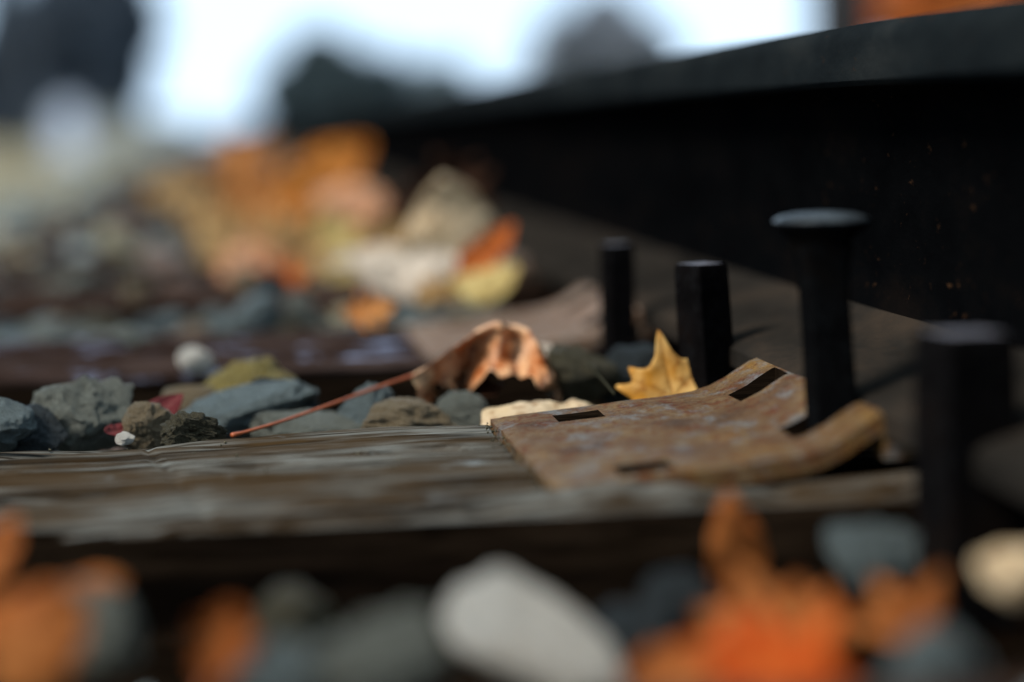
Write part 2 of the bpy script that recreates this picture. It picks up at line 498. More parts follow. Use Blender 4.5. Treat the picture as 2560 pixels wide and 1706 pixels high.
# ------------------------------------------------------------------ tie plates
def plate_z(x):
    """top surface: flat apron, shoulder that rises to the rail base, rail seat between the shoulders"""
    u = RAIL_X - abs(x - RAIL_X)            # mirrored to the near half
    pts = [(.120, .0030), (.150, .0056), (.180, .0084), (.200, .0102), (.213, .0118), (.222, .0144), (.230, .0182),
           (.237, .0228), (.2415, .0254), (.2440, .0262), (.2446, .0256), (.2449, .0164), (.32, .0164)]
    for (a, za), (c, zc) in zip(pts, pts[1:]):
        if u <= c:
            t = max(0, (u - a) / (c - a)); return za + (zc - za) * t
    return .0164
def plate_mesh(mat):
    y0, y1 = -.1045, .104
    xs = set(fr(PLATE_X0, .2445, 44)) | {.2415, .2440, .2446, .2449} | set(fr(.26, RAIL_X, 3))
    xs |= {h for q in HOLES[:4] for h in q[:2]}
    xs = sorted(xs); xs = [x for i, x in enumerate(xs) if i == 0 or x - xs[i - 1] > 2.5e-4]
    # keep hole borders exact
    for q in HOLES[:4]:
        for h in q[:2]:
            j = min(range(len(xs)), key=lambda i: abs(xs[i] - h)); xs[j] = h
    xs = xs + [2 * RAIL_X - x for x in reversed(xs) if x < RAIL_X - 1e-6]
    ys = set(fr(y0, y1, 34)) | {h for q in HOLES[:4] for h in q[2:]}
    ys = sorted(ys); ys = [y for i, y in enumerate(ys) if i == 0 or y - ys[i - 1] > 9e-4]
    for q in HOLES[:4]:
        for h in q[2:]:
            j = min(range(len(ys)), key=lambda i: abs(ys[i] - h)); ys[j] = h
    th = .0085
    bm = bmesh.new()
    nx, ny = len(xs), len(ys)
    top, bot = {}, {}
    def inhole(x, y): return any(a < x < b and c < y < d for a, b, c, d in HOLES)
    cells = {(i, j) for i in range(nx - 1) for j in range(ny - 1)
             if not inhole((xs[i] + xs[i + 1]) / 2, (ys[j] + ys[j + 1]) / 2)}
    def V(d, i, j, t):
        if (i, j) not in d:
            x, y = xs[i], ys[j]
            z = plate_z(x)
            w = .0006 * nz(x * 40, y * 40, 8.1)
            ex = min(1, min(x - PLATE_X0, PLATE_X1 - x) / .004); ey = min(1, min(y - y0, y1 - y) / .004)
            edge = -.0012 * (1 - max(0, min(ex, ey)))
            dx = .0010 * nz(x * 60, y * 60, 2.2) if (i in (0, nx - 1) or j in (0, ny - 1)) else 0
            d[(i, j)] = bm.verts.new((x + dx, y + dx, z + w + edge if t else z - th))
        return d[(i, j)]
    for (i, j) in cells:
        bm.faces.new((V(top, i, j, 1), V(top, i + 1, j, 1), V(top, i + 1, j + 1, 1), V(top, i, j + 1, 1)))
        bm.faces.new((V(bot, i, j + 1, 0), V(bot, i + 1, j + 1, 0), V(bot, i + 1, j, 0), V(bot, i, j, 0)))
        for (di, dj, a, b) in ((-1, 0, (i, j + 1), (i, j)), (1, 0, (i + 1, j), (i + 1, j + 1)),
                               (0, -1, (i, j), (i + 1, j)), (0, 1, (i + 1, j + 1), (i, j + 1))):
            if (i + di, j + dj) not in cells:
                fw = bm.faces.new((V(top, *b, 1), V(top, *a, 1), V(bot, *a, 0), V(bot, *b, 0)))
                if 0 <= i + di < nx - 1 and 0 <= j + dj < ny - 1: fw.material_index = 1      # hole walls darkened, shade put into the colour
    me = bpy.data.meshes.new('tie_plate')
    bm.normal_update(); bm.to_mesh(me); bm.free()
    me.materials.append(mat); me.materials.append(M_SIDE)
    me.polygons.foreach_set('use_smooth', [True] * len(me.polygons))
    me.set_sharp_from_angle(angle=R(38))
    return me
me_p1, me_p2 = plate_mesh(M_PLATE), plate_mesh(M_PLATE2)
for i, y in enumerate(TIE_YS):
    if i in (0, 1): continue
    o = link('tie_plate', me_p1 if i == 2 else me_p2, None, (0, y + (.0 if i == 2 else -.012), 0))
    lab = {2: 'rust-brown steel plate with empty spike holes under the tall round-headed spike',
           3: 'blurred pinkish rusty plate with leaves lying on it, behind the curled copper leaf',
           4: 'blurred rusty plate on the third tie, behind the cream upright leaf'}.get(i, 'blurred rusty plate under the rail on a distant tie')
    tag(o, lab, 'tie plate', 'steel plates under the rail')

# ------------------------------------------------------------------ spike and anchors
def loft(name, secs, mat, n=28, sharp=40):
    """secs: (cx, cy, z, hx, hy, power)"""
    verts, faces = [], []
    for cx, cy, z, hx, hy, p in secs:
        for q in range(n):
            a = 2 * math.pi * (q + .5) / n
            ca, sa = math.cos(a), math.sin(a)
            verts.append((cx + hx * math.copysign(abs(ca) ** (2 / p), ca), cy + hy * math.copysign(abs(sa) ** (2 / p), sa), z))
    for s in range(len(secs) - 1):
        for q in range(n):
            q2 = (q + 1) % n
            faces.append((s * n + q, s * n + q2, (s + 1) * n + q2, (s + 1) * n + q))
    faces.append(tuple(range(n - 1, -1, -1)))
    faces.append(tuple(range((len(secs) - 1) * n, len(secs) * n)))
    return mesh_from(name, verts, faces, mat, True, sharp)

sp = bpy.data.objects.new('rail_spike', None); COL.objects.link(sp)
sp.location = (.2360, .872, .0)
tag(sp, 'tall black spike with broad domed oval head, half pulled out of the front plate', 'rail spike')
h = .0085
lean = lambda z: -.0055 * (z - .02) / .1
shank = [(lean(z), 0, z, a, b, p) for z, a, b, p in
         [(-.05, .0075, .0075, 9), (0, h, h, 9), (.030, h + .0004, h, 9), (.050, h, h, 9), (.072, .0086, .0088, 8),
          (.080, .0095, .0098, 6), (.0865, .0118, .0118, 4)]]
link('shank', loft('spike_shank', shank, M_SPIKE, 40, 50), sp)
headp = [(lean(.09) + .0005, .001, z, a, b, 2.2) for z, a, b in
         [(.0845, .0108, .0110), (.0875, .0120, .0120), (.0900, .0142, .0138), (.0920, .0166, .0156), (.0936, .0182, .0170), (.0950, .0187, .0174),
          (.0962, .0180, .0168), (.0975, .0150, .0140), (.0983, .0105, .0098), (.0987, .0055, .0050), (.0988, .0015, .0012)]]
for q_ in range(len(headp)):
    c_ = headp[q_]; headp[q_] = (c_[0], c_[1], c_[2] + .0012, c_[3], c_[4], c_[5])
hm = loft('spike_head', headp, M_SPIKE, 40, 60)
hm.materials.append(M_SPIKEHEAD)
for p in hm.polygons:                      # only the dome carries the painted sheen
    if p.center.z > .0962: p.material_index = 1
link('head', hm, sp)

def anchor(x, y, rot, label, hw=.0098, top=.0665, lean_x=0.0):
    a = bpy.data.objects.new('rail_anchor', None); COL.objects.link(a)
    a.location = (x, y, 0)
    tag(a, label, 'rail anchor', 'square posts beside the rail')
    secs = []
    c, s = math.cos(R(rot)), math.sin(R(rot))
    body = [(-.035, hw), (.01, hw), (.035, hw * 1.02), (.055, hw), (top - .0035, hw * .99), (top - .001, hw * .95), (top, hw * .85)]
    n = 4
    verts, faces = [], []
    ring = [(-1, -.82), (-.82, -1), (.82, -1), (1, -.82), (1, .82), (.82, 1), (-.82, 1), (-1, .82)]
    ring = [(p * (.985 if abs(p) == 1 else 1), q) for p, q in ring]
    ring = [(px if abs(px) > .9 else px * 1.12, py if abs(py) > .9 else py * 1.12) for px, py in ring]
    for z, w in body:
        for px, py in ring:
            X, Y = px * w, py * w
            verts.append((X * c - Y * s + lean_x * (z - .02), X * s + Y * c, z + .0006 * nz(px * 3, py * 3, z * 200 + x)))
    m = len(ring)
    for i in range(len(body) - 1):
        for q in range(m):
            faces.append((i * m + q, i * m + (q + 1) % m, (i + 1) * m + (q + 1) % m, (i + 1) * m + q))
    faces.append(tuple(range(m - 1, -1, -1))); faces.append(tuple(range((len(body) - 1) * m, len(body) * m)))
    pm = mesh_from('anchor_post', verts, faces, M_ANCHOR, True, 30)
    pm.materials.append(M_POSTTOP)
    pm.polygons[len(faces) - 1].material_index = 1          # top face, sheen painted in as a paler colour
    link('post', pm, a)
    # bar that passes under the rail base
    v = [(px * .19, py, pz) for px in (0.02, 1) for py, pz in ((-.008, -.012), (.008, -.012), (.008, .011), (-.008, .011))]
    f = [(0, 1, 5, 4), (1, 2, 6, 5), (2, 3, 7, 6), (3, 0, 4, 7), (3, 2, 1, 0), (4, 5, 6, 7)]
    link('underbar', mesh_from('anchor_underbar', v, f, M_ANCHOR, False), a)
    return a
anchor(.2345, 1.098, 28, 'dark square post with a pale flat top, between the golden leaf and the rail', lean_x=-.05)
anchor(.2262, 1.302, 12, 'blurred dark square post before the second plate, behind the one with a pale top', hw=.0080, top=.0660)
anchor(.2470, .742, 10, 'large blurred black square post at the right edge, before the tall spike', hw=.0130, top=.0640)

# ------------------------------------------------------------------ stones
def rock_mesh(seed, sub, planes=11, rough=.05, dims=(1, .82, .66)):
    rnd = random.Random(seed)
    bm = bmesh.new()
    bmesh.ops.create_icosphere(bm, subdivisions=sub, radius=1)
    pl = []
    for _ in range(planes):
        v = Vector((rnd.gauss(0, 1), rnd.gauss(0, 1), rnd.gauss(0, 1))).normalized()
        pl.append((v, rnd.uniform(.52, .86)))
    for v in bm.verts:
        p = v.co.copy()
        for nrm, d in pl:
            t = p.dot(nrm) - d
            if t > 0: p -= nrm * t * .96
        p += p.normalized() * rough * (noise.noise(p * 3.1 + Vector((seed, 0, 0))) + .6 * noise.noise(p * 8.3 + Vector((0, seed, 0))) + (.35 * noise.noise(p * 22 + Vector((seed, seed, 0))) if sub > 4 else 0))
        v.co = Vector((p.x * dims[0], p.y * dims[1], p.z * dims[2])) * .60   # about 1 long
    me = bpy.data.meshes.new('ballast_stone')
    bm.to_mesh(me); bm.free()
    me.materials.append(STONE['blue-grey'])
    me.polygons.foreach_set('use_smooth', [True] * len(me.polygons))
    me.set_sharp_from_angle(angle=R(30))
    return me
ROCKS = [rock_mesh(s, 3, dims=(1, random.uniform(.7, .95), random.uniform(.55, .8))) for s in range(14)]
ROCKS_FINE = [rock_mesh(50 + s, 5, 9, .11, dims=(1, .85, .75)) for s in range(6)]

placed = []
def stone(loc, size, cls, rot, label, group=None, mesh=None, scl=(1, 1, 1)):
    o = link('ballast_stone', mesh or ROCKS[random.randrange(len(ROCKS))], None, loc)
    o.material_slots[0].link = 'OBJECT'
    o.material_slots[0].material = STONE[cls]
    o.scale = (size * scl[0], size * scl[1], size * scl[2])
    o.rotation_euler = rot
    tag(o, label, 'stone', group)
    placed.append((loc[0], loc[1], size * max(scl) * .5))
    return o
G = 'ballast stones that can be told apart'
RF = ROCKS_FINE
# -- sharp row behind the front tie, left to right
stone((-0.1043, 1.0900, -0.0004), .030, 'blue-grey', (.3, .2, .4), 'blue-grey stone cut by the left edge, behind the front tie', G, RF[0])
stone((-0.0662, 1.1300, -0.0007), .046, 'grey-green', (.2, .5, .3), 'large peaked grey-green stone behind the left end of the front tie', G, RF[1], (1, 1, 1.15))
stone((-0.0356, 1.0850, -0.0025), .026, 'tan', (.8, .3, 1.2), 'small brown stone just left of the dark rough lump on the front tie', G, RF[2])
stone((-0.0164, 1.0460, 0.0001), .0285, 'olive brown', (.1, .25, .2), 'small dark rough lump of stone sitting on the back edge of the front tie', G, rock_mesh(77, 5, 7, .20), (1, .8, .82))
stone((-0.0463, 1.0560, -0.0033), .008, 'white', (0, 0, .4), 'tiny white chip at the back edge of the front tie', G, RF[5])
stone((0.0111, 1.2350, -0.0020), .050, 'yellow', (.5, .35, .2), 'rounded pale yellow and ochre stone leaning behind the flat slate', G, RF[4], (1, .8, .85))
stone((0.0111, 1.1550, -0.0047), .064, 'blue-grey', (.1, -.18, .15), 'flat blue-grey slate stone under the yellow stone', G, RF[0], (1.05, .7, .42))
stone((0.0301, 1.1700, -0.0028), .040, 'dark slate', (.3, .3, .5), 'dark stone right of the yellow stone', G, RF[2], (1, .8, .6))
stone((0.0402, 1.1250, -0.0129), .050, 'grey-green', (0, .1, .1), 'wide low grey-green stone under the long leaf stalk', G, RF[5], (1.15, .8, .5))
stone((0.0671, 1.1400, -0.0039), .034, 'blue-grey', (.2, -.5, .3), 'tilted blue-grey stone below the long leaf stalk', G, RF[1], (1.1, .8, .7))
stone((0.0909, 1.1000, -0.0063), .044, 'tan', (.1, .1, .4), 'rounded ochre stone close behind the front tie, left of the plate', G, RF[3], (1.05, .8, .62))
stone((0.1185, 1.1300, -0.0079), .026, 'grey-green', (.6, .2, .3), 'small grey stone between the ochre stone and the cream leaf', G, RF[2])
stone((0.1837, 1.1800, 0.0028), .046, 'olive brown', (.2, .35, .6), 'dim olive stone between the copper leaf and the golden leaf', G, RF[0], (1.1, .9, .75))
stone((0.2103, 1.2000, 0.0020), .040, 'dark slate', (.1, -.4, .2), 'dim dark stone left of the golden leaf', G, RF[4], (1, .9, .8))
stone((-0.0178, 1.2100, -0.0069), .030, 'tan', (.5, .1, .2), 'brownish stone left of the flat slate', G)
stone((-0.0923, 1.1000, -0.0053), .030, 'dark slate', (.3, .2, .1), 'dark stone between the left edge and the peaked stone', G, RF[5])
stone((-0.0150, 1.3350, 0.0034), .020, 'white', (.2, .3, .2), 'small bluish white stone on the front edge of the second tie', G)
# -- blurred foreground
stone((0.0855, 0.6450, -0.0124), .050, 'white', (.15, .62, -.25), 'large smooth white stone blurred in the front centre', G, rock_mesh(91, 5, 8, .07), (1.1, .80, .74))
stone((0.0403, 0.6000, -0.0040), .036, 'grey-green', (.1, .2, .3), 'blurred pale grey-green stone left of the large white stone', G, RF[1])
stone((-0.0393, 0.6400, -0.0011), .028, 'grey-green', (.3, .4, .2), 'blurred grey stone right of the rust-orange leaf in the left corner', G, RF[2])
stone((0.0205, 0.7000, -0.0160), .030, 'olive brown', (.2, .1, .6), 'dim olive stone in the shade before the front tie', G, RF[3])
stone((0.0114, 0.6000, -0.0060), .024, 'blue-grey', (.2, .5, .1), 'blurred blue-grey stone beside the small orange leaf', G, RF[4])
stone((0.1361, 0.6800, -0.0101), .022, 'dark slate', (.2, .3, .2), 'blurred dark stone left of the big dull orange leaf', G, RF[5])
stone((0.1168, 0.6600, -0.0174), .026, 'dark slate', (.2, .1, .9), 'dim dark stone right of the large white stone', G, RF[0])
stone((0.2030, 0.7000, -0.0021), .030, 'blue-grey', (.2, .6, .2), 'blurred bluish stone in the shade below the plate', G, RF[1])
stone((0.1805, 0.5600, -0.0072), .030, 'blue-grey', (.3, .2, .3), 'blurred blue-grey stone at the bottom right', G, RF[3])
# -- blurred middle distance
stone((-0.1107, 2.4500, 0.0184), .050, 'cream', (.3, .4, .2), 'blurred cream stone left of the leaf pile', G)
stone((-0.0489, 2.1500, 0.0134), .042, 'pinkish', (.2, .1, .2), 'blurred pinkish stone left of the leaf pile, nearer than the cream one', G)
stone((0.0239, 1.6200, 0.0070), .040, 'blue-grey', (.2, .1, .2), 'blurred bluish stone on the second tie, below the red-brown leaf', G)
stone((0.0558, 1.6600, 0.0043), .034, 'grey-green', (.2, .5, .2), 'blurred grey-green stone on the second tie, left of the small orange leaf', G)
stone((-0.0607, 1.4600, 0.0075), .022, 'grey-green', (.2, .5, .2), 'small blurred grey stone lying on top of the second tie', G)

CLS = ['blue-grey'] * 5 + ['grey-green'] * 4 + ['olive brown'] * 3 + ['dark slate'] * 4 + ['tan'] * 2 + ['pinkish'] * 1
def in_tie(y): return any(abs(y - t) < TIE_W / 2 + .004 for t in TIE_YS)
def half(y): return .235 * y
CLS_FAR = CLS + ['tan'] * 2 + ['cream'] * 2 + ['blue-grey'] * 8 + ['grey-green'] * 4
CRIBS = [('before the front tie', .44, .815, 58), ('between the front tie and the second tie', 1.055, 1.325, 62),
         ('between the second and third ties', 1.565, 1.835, 60), ('between the third and fourth ties', 2.075, 2.345, 45)]
def top_limit(y):
    if y < .82: return -.016 if y < .55 else -.016 - .52 * (y - .55)
    if 1.19 < y < 1.34: return -.034
    if y < 1.34: return -.016
    return -.004
for nm, y0, y1, want in CRIBS:
    got, tries = 0, 0
    while got < want and tries < 6000:
        tries += 1
        y = random.uniform(y0, y1)
        lo, hi = -.098 * y - .035, .205
        if y < .82: hi = .075 + .2 * y
        x = random.uniform(lo, hi)
        s = random.uniform(.026, .044)
        if any(math.hypot(x - px, y - py) < (s * .5 + pr) * .80 for px, py, pr in placed): continue
        if y1 - y < s * .45 or (y - y0 < s * .45 and y0 > .8): continue
        c = random.choice(CLS_FAR if y > 1.5 else CLS if y > .8 else CLS + ['dark slate'] * 10 + ['olive brown'] * 4)  # darker mix before the front tie puts the pit's shade into stone colours
        z = top_limit(y) - s * random.uniform(.30, .55)
        stone((x, y, z), s * random.uniform(.9, 1.15), c, (random.uniform(-.5, .5), random.uniform(-.5, .5), random.uniform(0, 6.28)),
              c + ' ballast stone in the loose stones ' + nm, 'loose ballast stones ' + nm)
        got += 1

for nm, ti, want in (('third tie', 4, 8), ('fourth tie', 5, 14), ('fifth tie', 6, 12)):
    for _ in range(want):
        y = TIE_YS[ti] + random.uniform(-.10, .10); x = random.uniform(max(-.105 * y - .02, -.26), .10)
        sz = random.uniform(.022, .038)
        if any(math.hypot(x - px, y - py) < (sz * .5 + pr) for px, py, pr in placed): continue
        c = random.choice(['blue-grey', 'grey-green', 'tan', 'cream', 'blue-grey', 'pinkish', 'dark slate'])
        stone((x, y, sz * .26), sz, c, (random.uniform(-.4, .4), random.uniform(-.4, .4), random.uniform(0, 6.28)),
              'blurred ' + c + ' stone lying loose on top of the ' + nm + ' from the viewer', 'stray stones on the ' + nm)

# the rest of the ballast, too many to count
def gravel(name, spots, cls, label):
    base = []
    for sdd in range(8):
        bm = bmesh.new()
        bmesh.ops.create_icosphere(bm, subdivisions=1, radius=.6)
        rnd = random.Random(sdd)
        for v in bm.verts: v.co *= rnd.uniform(.75, 1.1)
        bm.verts.index_update()
        base.append(([v.co.copy() for v in bm.verts], [tuple(v.index for v in f.verts) for f in bm.faces]))
        bm.free()
    verts, faces = [], []
    for (x, y, z, s) in spots:
        bv, bf = random.choice(base)
        m = Matrix.Rotation(random.uniform(0, 6.28), 3, Vector((random.gauss(0, 1), random.gauss(0, 1), random.gauss(0, 1) + .01)).normalized())
        o = len(verts)
        for v in bv:
            p = m @ Vector((v.x * s, v.y * s * .85, v.z * s * .7)); verts.append((x + p.x, y + p.y, z + p.z))
        faces += [tuple(i + o for i in f) for f in bf]
    o = link(name, mesh_from(name, verts, faces, STONE[cls], False))
    return tag(o, label, kind='stuff')
spots = {c: [] for c in ('blue-grey', 'grey-green', 'olive brown', 'dark slate', 'tan', 'cream')}
wts = ['blue-grey'] * 8 + ['grey-green'] * 4 + ['olive brown'] * 1 + ['dark slate'] * 2 + ['tan'] * 2 + ['cream']
# lower layer under the loose stones in view
for i in range(2600):
    y = random.uniform(.3, 2.4); x = random.uniform(-.34, .5)
    if in_tie(y): continue
    s = random.uniform(.024, .04)
    spots[random.choice(wts)].append((x, y, bed_z(x, y) + .002 + random.uniform(-.01, .006), s))
# shoulder and far cribs
i = 0
while i < 9000:
    y = .2 + 15 * random.random() ** 1.6
    x = random.uniform(-1.15, .25) if random.random() < .85 else random.uniform(.4, 2.8)
    i += 1
    if in_tie(y) and x > -.36 and x < 2.5: continue
    if y < 2.4 and -.34 < x < .5: continue
    s = random.uniform(.028, .05)
    spots[random.choice(wts)].append((x, y, bed_z(x, y) + .012 + random.uniform(-.008, .02), s))
for c, sp_ in spots.items():
    gravel('ballast_gravel', sp_, c, c + ' crushed stone filling the track bed and its shoulder')

# grit on the front tie and along the plate edge
gv, gf = [], []
for _ in range(110):
    if random.random() < .7:
        x, y = PLATE_X0 - abs(random.gauss(0, .004)), TIE_YS[2] + random.uniform(-.1, .1)
    else:
        x, y = random.uniform(-.14, .12), TIE_YS[2] + random.uniform(-.10, .108)
    r = random.uniform(.0003, .0009)
    z = .0006 - .0052 * max(0, min(1, (.075 - x) / .13))
    i0 = len(gv)
    gv += [(x + dx * r * random.uniform(.7, 1.4), y + dy * r * random.uniform(.7, 1.4), z + dz * r) for dx, dy, dz in
           ((1, 0, 0), (-.5, .9, 0), (-.5, -.9, 0), (0, 0, 1.1), (0, 0, -1))]
    gf += [(i0 + a, i0 + b_, i0 + c_) for a, b_, c_ in ((0, 1, 3), (1, 2, 3), (2, 0, 3), (1, 0, 4), (2, 1, 4), (0, 2, 4))]
tag(link('grit', mesh_from('grit', gv, gf, STONE['olive brown'], False)), 'fine dark grit scattered on the front tie', kind='stuff')

# ------------------------------------------------------------------ leaves
def interp(pts, a):
    for (a0, r0), (a1, r1) in zip(pts, pts[1:]):
        if a <= a1:
            return r0 + (r1 - r0) * (a - a0) / (a1 - a0)
    return pts[-1][1]
MAPLE = [(0, 1.0), (5, .80), (10, .66), (14, .60), (17, .68), (21, .50), (30, .33), (37, .52), (43, .66), (48, .72), (53, .92), (57, .72),
         (61, .60), (66, .62), (72, .42), (82, .30), (92, .44), (100, .50), (108, .66), (114, .48), (122, .42), (135, .33), (155, .24), (180, .16)]
BROAD = [(0, 1.0), (4, .88), (7, .74), (12, .64), (20, .58), (27, .56), (33, .60), (38, .68), (41, .80), (45, .72), (50, .64), (56, .62), (60, .70),
         (63, .88), (68, .72), (76, .60), (85, .58), (94, .66), (100, .86), (106, .68), (115, .52), (130, .42), (155, .3), (180, .2)]
def leaf_flat(kind, rnd):
    """unit leaf, length about 1, base towards -Y, tip +Y: verts, faces, vein strength"""
    V, F, W = [], [], []
    if 'maple' in kind:
        nt, nr = 128, 12
        jit = rnd.uniform(.9, 1.1); jl = rnd.uniform(.85, 1.1)
        V.append((0, 0)); W.append(1)
        for j in range(1, nr + 1):
            for i in range(nt):
                a = 360 * i / nt - 180
                r = interp(BROAD if kind == 'broad maple' else MAPLE, abs(a)) * (jit if a < 0 else jl) * .58
                rr = r * j / nr
                x, y = rr * math.sin(R(a)), rr * math.cos(R(a))
                V.append((x, y))
                w = 0
                for ax in (0, 53, -53, 108, -108):
                    da = R(a - ax)
                    if math.cos(da) > 0: w = max(w, math.exp(-(rr * math.sin(da) / .012) ** 2))
                W.append(w)
        for i in range(nt): F.append((0, 1 + (i + 1) % nt, 1 + i))
        for j in range(nr - 1):
            for i in range(nt):
                a, b = 1 + j * nt + i, 1 + j * nt + (i + 1) % nt
                F.append((a, b, b + nt, a + nt))
        V = [(x, y - .12) for x, y in V]
        base_y = -.21
    else:
        nt, ns = 56, 16
        lob, ph = (3.6, rnd.uniform(-.2, .2)) if kind == 'oak' else (0, 0)
        for i in range(nt + 1):
            t = i / nt
            for j in range(ns + 1):
                s = 2 * j / ns - 1
                w = (math.sin(math.pi * min(1, t ** .85)) ** .8) * (.27 if kind == 'oak' else .24)
                if kind == 'oak':
                    w *= 1 + .42 * math.sin(2 * math.pi * lob * t + ph + (.5 if s > 0 else 0)) * math.sin(math.pi * t) ** .4
                x, y = s * max(w, .004), t - .5 + .10 * abs(s) * w
                V.append((x, y))
                v = math.exp(-(x / .008) ** 2)
                q = ((y - abs(x) * .9) * 7.3) % 1.0
                v = max(v, .55 * math.exp(-((q - .5) / .07) ** 2))
                W.append(v)
        m = ns + 1
        for i in range(nt):
            for j in range(ns):
                F.append((i * m + j, i * m + j + 1, (i + 1) * m + j + 1, (i + 1) * m + j))
        base_y = -.5
    return V, F, W, base_y

def bend(a, b, k):
    """bend coordinate a with height b by curvature k"""
    if abs(k) < 1e-4: return a, b
    r = 1 / k
    t = a * k
    return (r - b) * math.sin(t), r - (r - b) * math.cos(t)

def leaf(center, size, kind, colour, spin, tilt, yaw, label, curl=(0, 0), fold=0, crumple=.05, stalk=.35, seed=0, wide=1.0, stalk_pts=None, group=None):
    rnd = random.Random(seed + int(size * 1e5))
    V, F, W, by = leaf_flat(kind, rnd)
    off = rnd.uniform(0, 50)
    M = Matrix.Rotation(R(yaw), 3, 'Z') @ Matrix.Rotation(R(tilt), 3, 'X') @ Matrix.Rotation(R(spin), 3, 'Z')
    def warp(x, y, z=0.0):
        x *= wide
        z += fold * abs(x) + crumple * (nz(x * 3.2, y * 3.2, off) + .5 * nz(x * 8, y * 8, off + 9)) * (.4 + 1.2 * math.hypot(x, y))
        x, z = bend(x, z, curl[0])
        y, z = bend(y, z, curl[1])
        return M @ (Vector((x, y, z)) * size)
    verts = [warp(x, y, -.006 * w) for (x, y), w in zip(V, W)]
    me = mesh_from('leaf', verts, F, LEAF[colour], True)
    set_attr(me, 'vein', W)
    o = link('leaf', me, None, center)
    sm = o.modifiers.new('thickness', 'SOLIDIFY'); sm.thickness = .00035; sm.offset = 0
    tag(o, label, 'leaf', group)
    if stalk_pts is None and stalk:
        p0 = warp(0, by)
        d = (p0 - warp(0, by + .06)).normalized()
        sag = M @ Vector((rnd.uniform(-.25, .25), 0, rnd.uniform(-.2, .3)))
        L = stalk * size
        stalk_pts = [p0 - d * .06 * size] + [p0 + d * L * t + sag * L * t * t * .8 for t in (0, .2, .4, .6, .8, 1)]
    if stalk_pts:
        tube('stalk', stalk_pts, [.00075] * (len(stalk_pts) - 1) + [.0013], M_STALK, o)
    return o

def tube(name, pts, rad, mat, parent=None, loc=(0, 0, 0), n=8):
    pts = [Vector(p) for p in pts]
    verts, faces = [], []
    for i, p in enumerate(pts):
        d = (pts[min(i + 1, len(pts) - 1)] - pts[max(i - 1, 0)]).normalized()
        u = d.orthogonal().normalized() if i == 0 else (u - d * u.dot(d)).normalized()
        v = d.cross(u)
        for q in range(n):
            a = 2 * math.pi * q / n
            verts.append(p + (u * math.cos(a) + v * math.sin(a)) * rad[i])
    for i in range(len(pts) - 1):
        for q in range(n):
            faces.append((i * n + q, i * n + (q + 1) % n, (i + 1) * n + (q + 1) % n, (i + 1) * n + q))
    faces.append(tuple(range(n - 1, -1, -1))); faces.append(tuple(range((len(pts) - 1) * n, len(pts) * n)))
    return link(name, mesh_from(name, verts, faces, mat, True), parent, loc)

def smooth_path(pts, n=6):
    pts = [Vector(p) for p in pts]
    P = [pts[0] * 2 - pts[1]] + pts + [pts[-1] * 2 - pts[-2]]
    out = []
    for i in range(1, len(P) - 2):
        a, b, c, d = P[i - 1], P[i], P[i + 1], P[i + 2]
        for j in range(n):
            t = j / n
            out.append(.5 * ((2 * b) + (c - a) * t + (2 * a - 5 * b + 4 * c - d) * t * t + (3 * b - a - 3 * c + d) * t ** 3))
    return out + [pts[-1]]

GL = 'fallen leaves on the track'
# the curled copper leaf with the long stalk behind the front tie
cc = Vector((0.1374, 1.1650, 0.0133))
st = [(0.1032, 1.1600, 0.0120), (0.0923, 1.1500, 0.0103), (0.0736, 1.1350, 0.0067), (0.0506, 1.1100, 0.0026), (0.0266, 1.0850, -0.0014), (0.0110, 1.0700, -0.0034), (0.0024, 1.0630, -0.0044)]
pts = smooth_path([Vector(p) - cc for p in st])
ridge = [(0.0936, 1.1520, 0.0109), (0.1030, 1.1560, 0.0155), (0.1135, 1.1600, 0.0219), (0.1230, 1.1640, 0.0274), (0.1314, 1.1680, 0.0322), (0.1419, 1.1700, 0.0346), (0.1523, 1.1720, 0.0320), (0.1605, 1.1720, 0.0245), (0.1659, 1.1700, 0.0136), (0.1683, 1.1660, 0.0026)]
lower = [(0.0947, 1.1520, 0.0096), (0.1036, 1.1660, 0.0039), (0.1141, 1.1720, -0.0017), (0.1229, 1.1700, -0.0040), (0.1294, 1.1560, 0.0034), (0.1387, 1.1500, 0.0051), (0.1476, 1.1580, 0.0070), (0.1526, 1.1460, 0.0014), (0.1595, 1.1480, -0.0006), (0.1680, 1.1600, 0.0004)]
bulge = [0, .014, .028, .032, .018, .006, .016, -.012, -.014, -.003]      # + hollow away from the viewer, - swelling towards
lip = [0, 0, .002, .003, .010, .011, .004, .009, .008, 0]
rp, lp = smooth_path(ridge, 6), smooth_path(lower, 6)
bp = [v.x for v in smooth_path([(b, i, 0) for i, b in enumerate(bulge)], 6)]
lipp = [v.x for v in smooth_path([(b, i, 0) for i, b in enumerate(lip)], 6)]
V, F, W = [], [], []
NS, NB = 18, 7
